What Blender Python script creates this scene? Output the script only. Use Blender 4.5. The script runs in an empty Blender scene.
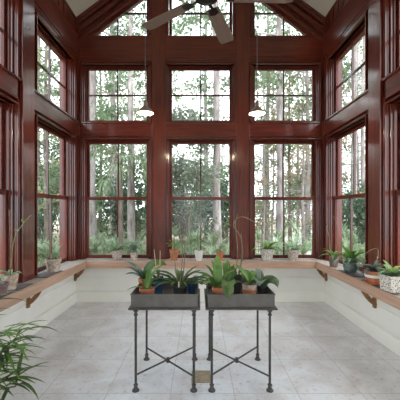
import bpy, bmesh, math, random
from mathutils import Vector, Matrix, Euler
R = random.Random(7)
PI = math.pi
scene = bpy.context.scene
COL = scene.collection

# ------------------------------------------------------------------ materials
def new_mat(name):
    m = bpy.data.materials.new(name); m.use_nodes = True
    nt = m.node_tree; b = nt.nodes['Principled BSDF']
    return m, nt, b

def mat(name, col, rough=0.5, metal=0.0, col2=None, scale=8.0, detail=3, stretch=(1, 1, 1), bump=0.0, spec=0.5,
        lo=0.35, hi=0.65, coat=0.0, trans=0.0, emit=None, estr=0.0, bscale=None, subs=0):
    m, nt, b = new_mat(name)
    b.inputs['Base Color'].default_value = (*col, 1)
    b.inputs['Roughness'].default_value = rough
    b.inputs['Metallic'].default_value = metal
    b.inputs['Specular IOR Level'].default_value = spec
    b.inputs['Coat Weight'].default_value = coat
    if trans: b.inputs['Transmission Weight'].default_value = trans
    if emit:
        b.inputs['Emission Color'].default_value = (*emit, 1); b.inputs['Emission Strength'].default_value = estr
    tc = nt.nodes.new('ShaderNodeTexCoord'); mp = nt.nodes.new('ShaderNodeMapping')
    mp.inputs['Scale'].default_value = stretch
    nt.links.new(tc.outputs['Object'], mp.inputs['Vector'])
    n = nt.nodes.new('ShaderNodeTexNoise'); n.inputs['Scale'].default_value = scale; n.inputs['Detail'].default_value = detail
    nt.links.new(mp.outputs[0], n.inputs['Vector'])
    cr = nt.nodes.new('ShaderNodeValToRGB')
    c2 = col2 or tuple(c * 0.8 for c in col)
    cr.color_ramp.elements[0].position = lo; cr.color_ramp.elements[0].color = (*c2, 1)
    cr.color_ramp.elements[1].position = hi; cr.color_ramp.elements[1].color = (*col, 1)
    nt.links.new(n.outputs['Fac'], cr.inputs[0]); nt.links.new(cr.outputs[0], b.inputs['Base Color'])
    if bump:
        bp = nt.nodes.new('ShaderNodeBump'); bp.inputs['Strength'].default_value = bump; bp.inputs['Distance'].default_value = 0.01
        src = n
        if bscale:
            src = nt.nodes.new('ShaderNodeTexNoise'); src.inputs['Scale'].default_value = bscale
            nt.links.new(tc.outputs['Object'], src.inputs['Vector'])
        nt.links.new(src.outputs['Fac'], bp.inputs['Height']); nt.links.new(bp.outputs[0], b.inputs['Normal'])
    return m

def wood(name, dark, light, axis, rough=0.34, coat=1.0, sc=1.0):
    # grain runs along the given axis
    st = [22 * sc, 22 * sc, 22 * sc]; st['xyz'.index(axis)] = 1.3 * sc
    m, nt, b = new_mat(name)
    b.inputs['Roughness'].default_value = rough; b.inputs['Coat Weight'].default_value = coat; b.inputs['Coat Roughness'].default_value = 0.12; b.inputs['Specular IOR Level'].default_value = 0.3
    tc = nt.nodes.new('ShaderNodeTexCoord'); mp = nt.nodes.new('ShaderNodeMapping'); mp.inputs['Scale'].default_value = st
    nt.links.new(tc.outputs['Object'], mp.inputs['Vector'])
    n1 = nt.nodes.new('ShaderNodeTexNoise'); n1.inputs['Scale'].default_value = 1.2; n1.inputs['Detail'].default_value = 5; n1.inputs['Distortion'].default_value = 1.2
    nt.links.new(mp.outputs[0], n1.inputs['Vector'])
    n2 = nt.nodes.new('ShaderNodeTexNoise'); n2.inputs['Scale'].default_value = 1.1; n2.inputs['Detail'].default_value = 2
    nt.links.new(tc.outputs['Object'], n2.inputs['Vector'])
    cr = nt.nodes.new('ShaderNodeValToRGB')
    cr.color_ramp.elements[0].position = 0.32; cr.color_ramp.elements[0].color = (*dark, 1)
    cr.color_ramp.elements[1].position = 0.7; cr.color_ramp.elements[1].color = (*light, 1)
    ad = nt.nodes.new('ShaderNodeMath'); ad.operation = 'MULTIPLY_ADD'; ad.inputs[1].default_value = 0.35; ad.inputs[2].default_value = 0
    nt.links.new(n2.outputs['Fac'], ad.inputs[0])
    ad2 = nt.nodes.new('ShaderNodeMath'); ad2.operation = 'MULTIPLY_ADD'; ad2.inputs[1].default_value = 0.68
    nt.links.new(n1.outputs['Fac'], ad2.inputs[0]); nt.links.new(ad.outputs[0], ad2.inputs[2])
    nt.links.new(ad2.outputs[0], cr.inputs[0]); nt.links.new(cr.outputs[0], b.inputs['Base Color'])
    bp = nt.nodes.new('ShaderNodeBump'); bp.inputs['Strength'].default_value = 0.05; bp.inputs['Distance'].default_value = 0.003
    nt.links.new(n1.outputs['Fac'], bp.inputs['Height']); nt.links.new(bp.outputs[0], b.inputs['Normal'])
    return m

MD, ML = (0.042, 0.0065, 0.0048), (0.215, 0.031, 0.0145)
M = {}
M['mz'] = wood('mahogany upright grain', MD, ML, 'z')
M['mx'] = wood('mahogany grain along x', MD, ML, 'x')
M['my'] = wood('mahogany grain along y', MD, ML, 'y')
M['muntin'] = wood('dark mahogany muntin', (0.04, 0.010, 0.008), (0.10, 0.022, 0.014), 'z')
M['sash'] = wood('mahogany sash', (0.06, 0.011, 0.007), (0.18, 0.030, 0.016), 'z', 0.4, 0.2)
M['lx'] = wood('ledge wood along x', (0.36, 0.215, 0.15), (0.56, 0.37, 0.27), 'x', 0.5, 0.0)
M['ly'] = wood('ledge wood along y', (0.36, 0.215, 0.15), (0.56, 0.37, 0.27), 'y', 0.5, 0.0)
M['bracket'] = wood('bracket wood', (0.16, 0.07, 0.025), (0.36, 0.18, 0.075), 'z', 0.5, 0.0)
M['siding'] = mat('painted white boards', (0.86, 0.86, 0.80), 0.55, col2=(0.82, 0.82, 0.76), scale=3)
M['ceiling'] = mat('warm white plaster ceiling', (0.80, 0.77, 0.66), 0.8, col2=(0.76, 0.73, 0.62), scale=2)
M['pebble'] = mat('pebbly stone slab', (0.56, 0.50, 0.44), 0.7, col2=(0.22, 0.19, 0.17), scale=60, detail=4, bump=0.6, lo=0.4, hi=0.6)
M['slate'] = mat('dark slate mat', (0.15, 0.13, 0.125), 0.6, col2=(0.08, 0.07, 0.068), scale=20)
M['zinc'] = mat('dull zinc sheet', (0.125, 0.115, 0.105), 0.5, 0.45, col2=(0.085, 0.078, 0.07), scale=9, detail=5)
M['iron'] = mat('grey painted pipe', (0.085, 0.08, 0.075), 0.42, 0.5, col2=(0.055, 0.052, 0.05), scale=20)
M['terracotta'] = mat('terracotta clay', (0.52, 0.19, 0.085), 0.8, col2=(0.40, 0.135, 0.06), scale=14)
M['oldclay'] = mat('chalky pink clay', (0.62, 0.55, 0.47), 0.85, col2=(0.36, 0.24, 0.17), scale=26, detail=6)
M['whitepot'] = mat('glazed white ceramic', (0.74, 0.73, 0.68), 0.35, col2=(0.66, 0.65, 0.60), scale=10)
M['mauve'] = mat('mauve brown ceramic', (0.20, 0.115, 0.115), 0.4, col2=(0.13, 0.075, 0.08), scale=10)
M['blue'] = mat('blue glazed ceramic', (0.045, 0.105, 0.21), 0.25, col2=(0.03, 0.07, 0.15), scale=10)
M['black'] = mat('black plastic pot', (0.03, 0.03, 0.03), 0.45, scale=10)
M['glasspot'] = mat('green grey glazed pot', (0.16, 0.22, 0.20), 0.2, col2=(0.09, 0.12, 0.11), scale=25)
M['soil'] = mat('bark chips', (0.17, 0.095, 0.055), 0.95, col2=(0.06, 0.035, 0.02), scale=60, bump=0.5)
M['moss'] = mat('moss', (0.13, 0.15, 0.05), 0.95, col2=(0.07, 0.08, 0.03), scale=60, bump=0.5)
def leafmat(name, c1, c2, rough=0.4, tl=0.25):
    m, nt, b = new_mat(name)
    tc = nt.nodes.new('ShaderNodeTexCoord'); n = nt.nodes.new('ShaderNodeTexNoise'); n.inputs['Scale'].default_value = 9
    nt.links.new(tc.outputs['Object'], n.inputs['Vector'])
    cr = nt.nodes.new('ShaderNodeValToRGB')
    cr.color_ramp.elements[0].position = 0.35; cr.color_ramp.elements[0].color = (*c2, 1)
    cr.color_ramp.elements[1].position = 0.65; cr.color_ramp.elements[1].color = (*c1, 1)
    nt.links.new(n.outputs['Fac'], cr.inputs[0]); nt.links.new(cr.outputs[0], b.inputs['Base Color'])
    b.inputs['Roughness'].default_value = rough
    t = nt.nodes.new('ShaderNodeBsdfTranslucent'); nt.links.new(cr.outputs[0], t.inputs['Color'])
    mx = nt.nodes.new('ShaderNodeMixShader'); mx.inputs[0].default_value = tl
    nt.links.new(b.outputs[0], mx.inputs[1]); nt.links.new(t.outputs[0], mx.inputs[2])
    nt.links.new(mx.outputs[0], nt.nodes['Material Output'].inputs['Surface'])
    return m
M['leaf_green'] = leafmat('fresh green leaf', (0.19, 0.34, 0.06), (0.08, 0.19, 0.03))
M['leaf_dark'] = leafmat('deep green leaf', (0.12, 0.20, 0.055), (0.045, 0.09, 0.03))
M['leaf_grey'] = leafmat('grey green leaf', (0.22, 0.30, 0.23), (0.10, 0.16, 0.12))
M['leaf_silver'] = leafmat('silvery leaf', (0.38, 0.50, 0.40), (0.22, 0.32, 0.24), 0.6)
M['leaf_pale'] = leafmat('pale mint leaf', (0.36, 0.52, 0.34), (0.22, 0.36, 0.20))
M['leaf_lime'] = leafmat('lime leaf', (0.30, 0.42, 0.10), (0.17, 0.28, 0.05))
M['leaf_purple'] = leafmat('purplish grey leaf', (0.22, 0.20, 0.19), (0.12, 0.13, 0.10))
M['stem'] = mat('woody olive stem', (0.23, 0.20, 0.11), 0.7, col2=(0.15, 0.11, 0.06), scale=20)
M['stem_green'] = mat('green flower stem', (0.22, 0.27, 0.10), 0.6, col2=(0.14, 0.18, 0.06), scale=20)
M['stem_brown'] = mat('brown bark stem', (0.22, 0.13, 0.09), 0.8, col2=(0.13, 0.08, 0.05), scale=20)
M['stake'] = mat('bamboo stake', (0.60, 0.42, 0.30), 0.7, col2=(0.50, 0.33, 0.22), scale=20)
M['bud'] = mat('yellow green bud', (0.55, 0.52, 0.16), 0.6, col2=(0.40, 0.40, 0.12), scale=20)
M['tag'] = mat('white plastic plant tag', (0.75, 0.74, 0.7), 0.5, scale=5)
M['blade'] = wood('taupe fan blade', (0.20, 0.14, 0.115), (0.28, 0.20, 0.17), 'x', 0.55, 0.0)
M['fan_metal'] = mat('dark bronze fan metal', (0.045, 0.038, 0.04), 0.3, 0.8, scale=12)
M['cord'] = mat('grey lamp cord', (0.16, 0.13, 0.13), 0.6, scale=8)
M['lamp_out'] = mat('aged metal lamp shade', (0.30, 0.22, 0.17), 0.35, 0.5, scale=8)
M['lamp_in'] = mat('white enamel with emissive glow', (0.85, 0.80, 0.7), 0.5, scale=8, emit=(1.0, 0.72, 0.42), estr=0.25)  # bulb light on the lining put in as warm emission
M['bulb'] = mat('lit bulb', (1, 0.9, 0.7), 0.5, emit=(1.0, 0.84, 0.6), estr=5, scale=8)
M['outlet'] = mat('tan stone cover plate', (0.36, 0.28, 0.18), 0.5, col2=(0.24, 0.18, 0.11), scale=30)
M['brass'] = mat('aged brass', (0.45, 0.30, 0.13), 0.35, 0.9, scale=10)
M['bark'] = mat('grey pine bark', (0.44, 0.39, 0.375), 0.9, col2=(0.18, 0.15, 0.14), scale=7, detail=5, stretch=(1, 1, .3), bump=0.6)
M['bark_dark'] = mat('brown bark', (0.24, 0.19, 0.16), 0.9, col2=(0.11, 0.085, 0.07), scale=7, detail=5, stretch=(1, 1, .3), bump=0.6)
M['needle'] = leafmat('pine needles', (0.25, 0.32, 0.19), (0.12, 0.18, 0.10), 0.7, .5)
M['tree_leaf'] = leafmat('yellow green tree leaves', (0.38, 0.42, 0.25), (0.20, 0.26, 0.13), 0.7, .45)
M['rust_leaf'] = leafmat('rusty oak leaves', (0.44, 0.32, 0.22), (0.25, 0.23, 0.14), 0.7, .45)
M['hedge'] = leafmat('garden shrub leaves', (0.27, 0.36, 0.21), (0.10, 0.16, 0.085), 0.7, .4)
M['hedge_dark'] = leafmat('dark shrub leaves', (0.12, 0.18, 0.11), (0.05, 0.085, 0.05), 0.7, .35)
M['palmetto'] = leafmat('palmetto fronds', (0.46, 0.55, 0.37), (0.20, 0.27, 0.15), 0.5, .35)
M['weep'] = leafmat('soft grey green needles', (0.32, 0.36, 0.28), (0.15, 0.175, 0.13), .8, .45)
M['palm'] = leafmat('palm fronds', (0.34, 0.42, 0.26), (0.13, 0.19, 0.10), 0.5, .35)

# lattice pattern pot (dark openings in white ceramic)
def lattice(name, base, dark, sc=40):
    m, nt, b = new_mat(name)
    b.inputs['Roughness'].default_value = 0.5
    tc = nt.nodes.new('ShaderNodeTexCoord'); v = nt.nodes.new('ShaderNodeTexVoronoi'); v.inputs['Scale'].default_value = sc
    v.feature = 'F1'
    nt.links.new(tc.outputs['Object'], v.inputs['Vector'])
    cr = nt.nodes.new('ShaderNodeValToRGB')
    cr.color_ramp.elements[0].position = 0.30; cr.color_ramp.elements[0].color = (*dark, 1)
    cr.color_ramp.elements[1].position = 0.44; cr.color_ramp.elements[1].color = (*base, 1)
    nt.links.new(v.outputs['Distance'], cr.inputs[0]); nt.links.new(cr.outputs[0], b.inputs['Base Color'])
    return m
M['lattice'] = lattice('pierced white ceramic', (0.66, 0.62, 0.55), (0.10, 0.08, 0.06), 62)
M['lattice_pink'] = lattice('pierced rosy ceramic', (0.50, 0.42, 0.36), (0.14, 0.11, 0.08), 45)

# pane glass: clear, thin
def glass():
    m, nt, b = new_mat('window glass')
    nt.nodes.remove(b)
    t = nt.nodes.new('ShaderNodeBsdfTransparent'); t.inputs[0].default_value = (0.97, 0.98, 0.98, 1)
    g = nt.nodes.new('ShaderNodeBsdfGlossy'); g.inputs['Roughness'].default_value = 0.02
    lw = nt.nodes.new('ShaderNodeLayerWeight'); lw.inputs['Blend'].default_value = .5; pw = nt.nodes.new('ShaderNodeMath'); pw.operation = 'POWER'; pw.inputs[1].default_value = 5
    nt.links.new(lw.outputs['Facing'], pw.inputs[0])
    f = nt.nodes.new('ShaderNodeMath'); f.operation = 'MULTIPLY_ADD'; f.inputs[1].default_value = .8; f.inputs[2].default_value = .012; nt.links.new(pw.outputs[0], f.inputs[0])
    mx = nt.nodes.new('ShaderNodeMixShader')
    nt.links.new(f.outputs[0], mx.inputs[0]); nt.links.new(t.outputs[0], mx.inputs[1]); nt.links.new(g.outputs[0], mx.inputs[2])
    nt.links.new(mx.outputs[0], nt.nodes['Material Output'].inputs['Surface'])
    return m
M['glass'] = glass()

def floor_mat():
    m, nt, b = new_mat('pale travertine tiles')
    tc = nt.nodes.new('ShaderNodeTexCoord'); mp = nt.nodes.new('ShaderNodeMapping')
    mp.inputs['Location'].default_value = (0.78, 0.31, 0)
    nt.links.new(tc.outputs['Object'], mp.inputs['Vector'])
    br = nt.nodes.new('ShaderNodeTexBrick'); br.offset = 0.0; br.squash = 1.0
    br.inputs['Scale'].default_value = 1.0; br.inputs['Mortar Size'].default_value = 0.0035; br.inputs['Mortar Smooth'].default_value = 0.2
    br.inputs['Brick Width'].default_value = 0.52; br.inputs['Row Height'].default_value = 0.5625
    br.inputs['Color1'].default_value = (0.0, 0.0, 0.0, 1); br.inputs['Color2'].default_value = (1, 1, 1, 1); br.inputs['Bias'].default_value = 0
    nt.links.new(mp.outputs[0], br.inputs['Vector'])
    n = nt.nodes.new('ShaderNodeTexNoise'); n.inputs['Scale'].default_value = 3.2; n.inputs['Detail'].default_value = 8; n.inputs['Roughness'].default_value = 0.65
    n.inputs['Distortion'].default_value = 0.6
    nt.links.new(tc.outputs['Object'], n.inputs['Vector'])
    cr = nt.nodes.new('ShaderNodeValToRGB')
    cr.color_ramp.elements[0].position = 0.30; cr.color_ramp.elements[0].color = (0.58, 0.54, 0.53, 1)
    cr.color_ramp.elements[1].position = 0.58; cr.color_ramp.elements[1].color = (0.76, 0.77, 0.80, 1)
    nt.links.new(n.outputs['Fac'], cr.inputs[0])
    n2 = nt.nodes.new('ShaderNodeTexNoise'); n2.inputs['Scale'].default_value = 26; n2.inputs['Detail'].default_value = 4
    nt.links.new(tc.outputs['Object'], n2.inputs['Vector'])
    cr2 = nt.nodes.new('ShaderNodeValToRGB')
    cr2.color_ramp.elements[0].position = 0.28; cr2.color_ramp.elements[0].color = (0.66, 0.55, 0.48, 1)
    cr2.color_ramp.elements[1].position = 0.42; cr2.color_ramp.elements[1].color = (1, 1, 1, 1)
    nt.links.new(n2.outputs['Fac'], cr2.inputs[0])
    mm = nt.nodes.new('ShaderNodeMix'); mm.data_type = 'RGBA'; mm.blend_type = 'MULTIPLY'; mm.inputs[0].default_value = 0.8
    nt.links.new(cr.outputs[0], mm.inputs[6]); nt.links.new(cr2.outputs[0], mm.inputs[7])
    # slight tile to tile variation
    tv = nt.nodes.new('ShaderNodeMix'); tv.data_type = 'RGBA'; tv.blend_type = 'MIX'; tv.inputs[0].default_value = 0.07
    nt.links.new(mm.outputs[2], tv.inputs[6]); nt.links.new(br.outputs['Color'], tv.inputs[7])
    gm = nt.nodes.new('ShaderNodeMix'); gm.data_type = 'RGBA'; gm.inputs[7].default_value = (0.50, 0.47, 0.46, 1)
    nt.links.new(br.outputs['Fac'], gm.inputs[0]); nt.links.new(tv.outputs[2], gm.inputs[6])
    nt.links.new(gm.outputs[2], b.inputs['Base Color'])
    b.inputs['Roughness'].default_value = 0.30
    bp = nt.nodes.new('ShaderNodeBump'); bp.inputs['Strength'].default_value = 0.12; bp.inputs['Distance'].default_value = 0.003
    nt.links.new(n2.outputs['Fac'], bp.inputs['Height']); nt.links.new(bp.outputs[0], b.inputs['Normal'])
    return m
M['floor'] = floor_mat()

def ground_mat():
    m, nt, b = new_mat('pine straw and sandy ground')
    tc = nt.nodes.new('ShaderNodeTexCoord')
    n = nt.nodes.new('ShaderNodeTexNoise'); n.inputs['Scale'].default_value = 0.35; n.inputs['Detail'].default_value = 8
    nt.links.new(tc.outputs['Object'], n.inputs['Vector'])
    cr = nt.nodes.new('ShaderNodeValToRGB'); e = cr.color_ramp.elements
    e[0].position = 0.36; e[0].color = (0.16, 0.20, 0.09, 1); e[1].position = 0.62; e[1].color = (0.50, 0.38, 0.30, 1)
    x = e.new(0.5); x.color = (0.33, 0.24, 0.17, 1)
    nt.links.new(n.outputs['Fac'], cr.inputs[0]); nt.links.new(cr.outputs[0], b.inputs['Base Color'])
    b.inputs['Roughness'].default_value = 0.95
    return m
M['ground'] = ground_mat()
M['sand'] = mat('pale sandy drive', (0.72, 0.68, 0.62), 0.95, col2=(0.60, 0.54, 0.47), scale=1.5)

# ------------------------------------------------------------------ mesh helpers
class MB:
    def __init__(s): s.bm = bmesh.new(); s.mi = 0
    def face(s, vs):
        try:
            f = s.bm.faces.new(vs); f.material_index = s.mi; return f
        except ValueError: return None
    def hexa(s, p):   # 8 points: bottom ring 0-3, top ring 4-7
        v = [s.bm.verts.new(q) for q in p]
        for f in ((3, 2, 1, 0), (4, 5, 6, 7), (0, 1, 5, 4), (1, 2, 6, 5), (2, 3, 7, 6), (3, 0, 4, 7)): s.face([v[i] for i in f])
        return s
    def box(s, x0, x1, y0, y1, z0, z1, T=None):
        p = [(x0, y0, z0), (x1, y0, z0), (x1, y1, z0), (x0, y1, z0), (x0, y0, z1), (x1, y0, z1), (x1, y1, z1), (x0, y1, z1)]
        if T: p = [T(*q) for q in p]
        return s.hexa(p)
    def prism(s, poly, w0, w1, T):
        # poly in (u,v); extruded from depth w0 to w1; T(u, w, v)
        a = [s.bm.verts.new(T(u, w0, v)) for u, v in poly]; b = [s.bm.verts.new(T(u, w1, v)) for u, v in poly]
        s.face(a[::-1]); s.face(b)
        n = len(poly)
        for i in range(n): s.face([a[i], a[(i + 1) % n], b[(i + 1) % n], b[i]])
        return s
    def tube(s, pts, rad, n=8, cap=True):
        pts = [Vector(p) for p in pts]
        if not isinstance(rad, (list, tuple)): rad = [rad] * len(pts)
        rings = []; up = None
        for i, p in enumerate(pts):
            d = (pts[min(i + 1, len(pts) - 1)] - pts[max(i - 1, 0)]).normalized()
            if up is None:
                up = Vector((1, 0, 0)) if abs(d.x) < 0.9 else Vector((0, 1, 0))
            a = (up - d * up.dot(d)).normalized(); up = a; b = d.cross(a)
            rings.append([s.bm.verts.new(p + (a * math.cos(2 * PI * k / n) + b * math.sin(2 * PI * k / n)) * rad[i]) for k in range(n)])
        for i in range(len(rings) - 1):
            for k in range(n):
                s.face([rings[i][k], rings[i][(k + 1) % n], rings[i + 1][(k + 1) % n], rings[i + 1][k]])
        if cap: s.face(rings[0][::-1]); s.face(rings[-1])
        return s
    def lathe(s, prof, n=24, c=(0, 0, 0), cap=True, sq=0.0):
        rings = []
        for r, z in prof:
            ring = []
            for k in range(n):
                a = 2 * PI * k / n; x, y = math.cos(a), math.sin(a)
                if sq:
                    q = 1 / max(abs(x), abs(y)); q = 1 + (q - 1) * sq; x *= q; y *= q
                ring.append(s.bm.verts.new((c[0] + x * r, c[1] + y * r, c[2] + z)))
            rings.append(ring)
        for i in range(len(rings) - 1):
            for k in range(n): s.face([rings[i][k], rings[i][(k + 1) % n], rings[i + 1][(k + 1) % n], rings[i + 1][k]])
        if cap: s.face(rings[0][::-1]); s.face(rings[-1])
        return s
    def leaf(s, base, az, length, width, elev=60, droop=90, roll=0, segs=7, tipw=0.0, peak=0.45, fold=0.25, curl=0):
        # arching strap leaf, starts at elevation elev and bends down by droop degrees along its length
        p = Vector(base); e = math.radians(elev); a = math.radians(az); prev = None
        st = length / segs
        for i in range(segs + 1):
            t = i / segs
            if t <= peak: w = width * (0.35 + 0.65 * math.sin(t / peak * PI / 2))
            else: w = width * max(tipw, math.cos((t - peak) / (1 - peak) * PI / 2) ** (0.5 if width > .045 else 0.8))
            w = max(w, width * 0.03)
            d = Vector((math.cos(a) * math.cos(e), math.sin(a) * math.cos(e), math.sin(e)))
            side = Vector((-math.sin(a), math.cos(a), 0)); nrm = side.cross(d) * -1
            if roll:
                side = Matrix.Rotation(math.radians(roll), 3, d) @ side; nrm = Matrix.Rotation(math.radians(roll), 3, d) @ nrm
            up = nrm * (w * fold)
            cur = [s.bm.verts.new(p - side * w / 2 + up), s.bm.verts.new(p), s.bm.verts.new(p + side * w / 2 + up)]
            if prev:
                s.face([prev[0], prev[1], cur[1], cur[0]]); s.face([prev[1], prev[2], cur[2], cur[1]])
            prev = cur
            p = p + d * st; e -= math.radians(droop) / segs; a += math.radians(curl) / segs
        return s
    def build(s, name, mats, parent=None, smooth=False, bevel=0):
        bmesh.ops.recalc_face_normals(s.bm, faces=s.bm.faces) if not smooth == 'leaf' else None
        me = bpy.data.meshes.new(name); s.bm.to_mesh(me); s.bm.free()
        if not isinstance(mats, (list, tuple)): mats = [mats]
        for m in mats: me.materials.append(M[m])
        if smooth:
            for f in me.polygons: f.use_smooth = True
            if smooth == True:
                try: me.set_sharp_from_angle(angle=math.radians(40))
                except Exception: pass
        o = bpy.data.objects.new(name, me); COL.objects.link(o)
        if parent: o.parent = parent
        if bevel:
            b = o.modifiers.new('bevel', 'BEVEL'); b.width = bevel; b.segments = 2; b.limit_method = 'ANGLE'; b.angle_limit = 0.6
        return o

def thing(name, label, cat, loc=(0, 0, 0), rz=0, group=None, sc=None):
    o = bpy.data.objects.new(name, None); COL.objects.link(o); o.empty_display_size = 0.1
    o.location = loc; o.rotation_euler = (0, 0, rz); o['label'] = label; o['category'] = cat
    if group: o['group'] = group
    if sc: o.scale = (sc, sc, sc)
    return o
def struct(o): o['kind'] = 'structure'; return o
def empty_struct(name):
    o = bpy.data.objects.new(name, None); COL.objects.link(o); o['kind'] = 'structure'; o.empty_display_size = 0.1; return o

# ------------------------------------------------------------------ dimensions (metres)
HW = 2.04      # half width of the room
D = 5.0        # end wall, camera stands at y = 0
YB = -1.1      # house side, closed by an added wall with a doorway
SL = 0.75      # roof pitch
HP = 4.60      # plate height
T_back = lambda u, w, v: (u, D - w, v)           # u along wall, w into the room, v up
T_left = lambda u, w, v: (-HW + w, u, v)
T_right = lambda u, w, v: (HW - w, u, v)
LO0, LO1, UP0, UP1 = 0.70, 2.645, 2.93, 3.86     # openings
GA0 = 4.33
OH = 0.525
WIN_B = [-1.37, 0.0, 1.37]
WIN_S = [4.26, 2.765, 1.27, -0.22]
POST_S = [3.47, 2.0, 0.525, -0.97]
THK = 0.17

# ------------------------------------------------------------------ walls
def wall(name, T, cen, u0, u1):
    mb = MB()
    mb.mi = 0
    mb.box(u0, u1, -THK, 0, 0.0, LO0, T)          # painted lower wall
    mb.mi = 1
    edges = sorted(cen); cur = u0
    for c in edges:
        mb.box(cur, c - OH, -THK, 0, LO0, GA0 if T is T_back else HP + 0.02, T); cur = c + OH
        mb.box(c - OH, c + OH, -THK, 0, LO1, UP0, T)
        mb.box(c - OH, c + OH, -THK, 0, UP1, GA0 if T is T_back else HP + 0.02, T)
    mb.box(cur, u1, -THK, 0, LO0, GA0 if T is T_back else HP + 0.02, T)
    if T is T_back:
        roof = lambda u: HP + SL * (HW - abs(u))
        for c in WIN_B[:-1]:
            a, b = c + OH, c + 1.37 - OH
            mb.prism([(a, GA0), (b, GA0), (b, roof(b)), (a, roof(a))], -THK, 0, T)
        for s in (-1, 1):
            # rake strips outside the sloping glass
            a, b = s * HW, s * (0.845)
            mb.prism([(a, GA0), (s * 1.90, GA0), (b, GA0 + SL * (1.90 - 0.845)), (b, roof(b)), (a, roof(a))], -THK, 0, T)
        mb.prism([(-OH, 5.45), (OH, 5.45), (OH, roof(OH)), (0, roof(0)), (-OH, roof(OH))], -THK, 0, T)
    return struct(mb.build(name, ['siding', 'mz']))
wall('wall_back', T_back, WIN_B, -HW - THK, HW + THK)
wall('wall_left', T_left, WIN_S, YB, D)
wall('wall_right', T_right, WIN_S, YB, D)

T_rear = lambda u, w, v: (u, YB + w, v)
mb = MB(); mb.mi = 0
for a_, b_ in ((-HW - THK, -.9), (.9, HW + THK)): mb.box(a_, b_, -THK, 0, 0, 2.2, T_rear)
mb.box(-HW - THK, HW + THK, -THK, 0, 2.2, HP, T_rear)
mb.prism([(-HW - THK, HP), (HW + THK, HP), (HW, HP), (0, HP + SL * HW), (-HW, HP)], -THK, 0, T_rear)
struct(mb.build('added_wall_rear', ['ceiling']))  # unseen wall added behind the camera to cut bright haze on the wood
mb = MB(); mb.box(-HW - THK, HW + THK, YB - THK, D + THK, -0.12, 0.0); struct(mb.build('floor', 'floor'))
mb = MB()
for s in (-1, 1):
    Tq = lambda u, w, v: (u, w, v)
    xs = s * (HW + 0.35); zs = HP - SL * 0.35
    mb.prism([(xs, zs), (0, HP + SL * HW), (0, HP + SL * HW + 0.15), (xs, zs + 0.15)], YB, D + 0.4, Tq)
struct(mb.build('ceiling', 'ceiling'))

tn = [0]
def trim(mb, mats, bevel=0.004):
    tn[0] += 1
    return struct(mb.build('trim_%d' % tn[0], mats, bevel=bevel))

# lower boards: v-joints and baseboards
for nm, T, u0, u1 in (('back', T_back, -HW, HW), ('left', T_left, YB, D), ('right', T_right, YB, D)):
    mb = MB(); mb.box(u0, u1, 0, 0.022, 0.0, 0.165, T); mb.box(u0, u1, 0, 0.012, 0.165, 0.178, T)
    struct(mb.build('baseboard_' + nm, 'siding', bevel=0.004))
    mb = MB()
    for v0, v1 in ((0.185, 0.40), (0.407, 0.62)): mb.box(u0, u1, 0, 0.008, v0, v1, T)
    trim(mb, 'siding', 0.003)

# posts, beams
def posts(T, us, half, top, proud=0.045, key='mz'):
    for u in us:
        mb = MB(); mb.box(u - half, u + half, 0, proud, LO0, top(u) if callable(top) else top, T); trim(mb, key)
posts(T_back, [-0.685, 0.685], 0.108, lambda u: HP + SL * (HW - 0.685 - .108), 0.03)
posts(T_left, POST_S, 0.12, HP + 0.04, 0.085); posts(T_right, POST_S, 0.12, HP + 0.04, 0.085)
def spans(cs, half, u0, u1):
    cs = sorted(cs); cur = u0; out = []
    for c in cs: out.append((cur, c - half)); cur = c + half
    out.append((cur, u1)); return [s for s in out if s[1] - s[0] > 0.02]
for T, cs, half, u0, u1, key in ((T_back, [-0.685, 0.685], 0.108, -HW, HW, 'mx'), (T_left, POST_S, 0.12, YB, D, 'my'), (T_right, POST_S, 0.12, YB, D, 'my')):
    for a, b in spans(cs, half, u0, u1):
        pr = 0.03 if T is T_back else 0.055
        mb = MB(); mb.box(a, b, 0, pr, 3.99, 4.31, T); mb.box(a, b, 0, pr + .012, 4.308, 4.328, T); trim(mb, key)      # header beam
        mb = MB(); mb.box(a, b, 0, pr, 2.70, 2.925, T); mb.box(a, b, 0, pr + 0.02, 2.905, 2.93, T); trim(mb, key)        # middle beam
        mb = MB(); mb.box(a, b, 0, pr - 0.012, 3.955, 3.99, T); mb.box(a, b, 0, pr - 0.02, 3.925, 3.955, T); trim(mb, key, 0.002)
# vertical boards above the side header
for T in (T_left, T_right):
    mb = MB(); u = YB
    while u < D - 0.02:
        mb.box(u + 0.004, min(u + 0.156, D), 0, 0.02, 4.335, HP + 0.02, T)
        mb.box(u - 0.012, u + 0.012, 0, 0.032, 4.335, HP + 0.02, T); u += 0.16
    mb.box(YB, D, 0, 0.035, HP - 0.02, HP + 0.012, T)
    trim(mb, 'mz', 0.002)
# corner boards
for s in (-1, 1):
    mb = MB()
    for a, b, pr in ((1.985, 2.04, 0.05), (1.965, 1.985, 0.035)):
        x0, x1 = sorted((s * a, s * b)); mb.box(x0, x1, 0, pr, LO0, HP + 0.02, T_back)
    T = T_left if s < 0 else T_right
    mb.box(4.846, 4.862, 0, 0.03, LO0, 3.99, T); mb.box(4.870, 4.894, 0, 0.06, LO0, 3.99, T); mb.box(4.905, 4.93, 0, 0.035, LO0, 3.99, T); mb.box(4.94, 4.965, 0, 0.07, LO0, 3.99, T)
    trim(mb, 'mz', 0.003)
for T in (T_left, T_right):
    mb = MB(); mb.box(3.60, 3.63, 0, 0.055, LO0, 3.99, T); mb.box(3.645, 3.67, 0, 0.03, LO0, 3.99, T)
    mb.box(3.312, 3.342, 0, 0.055, LO0, 3.99, T); trim(mb, 'mz', 0.003)
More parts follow.
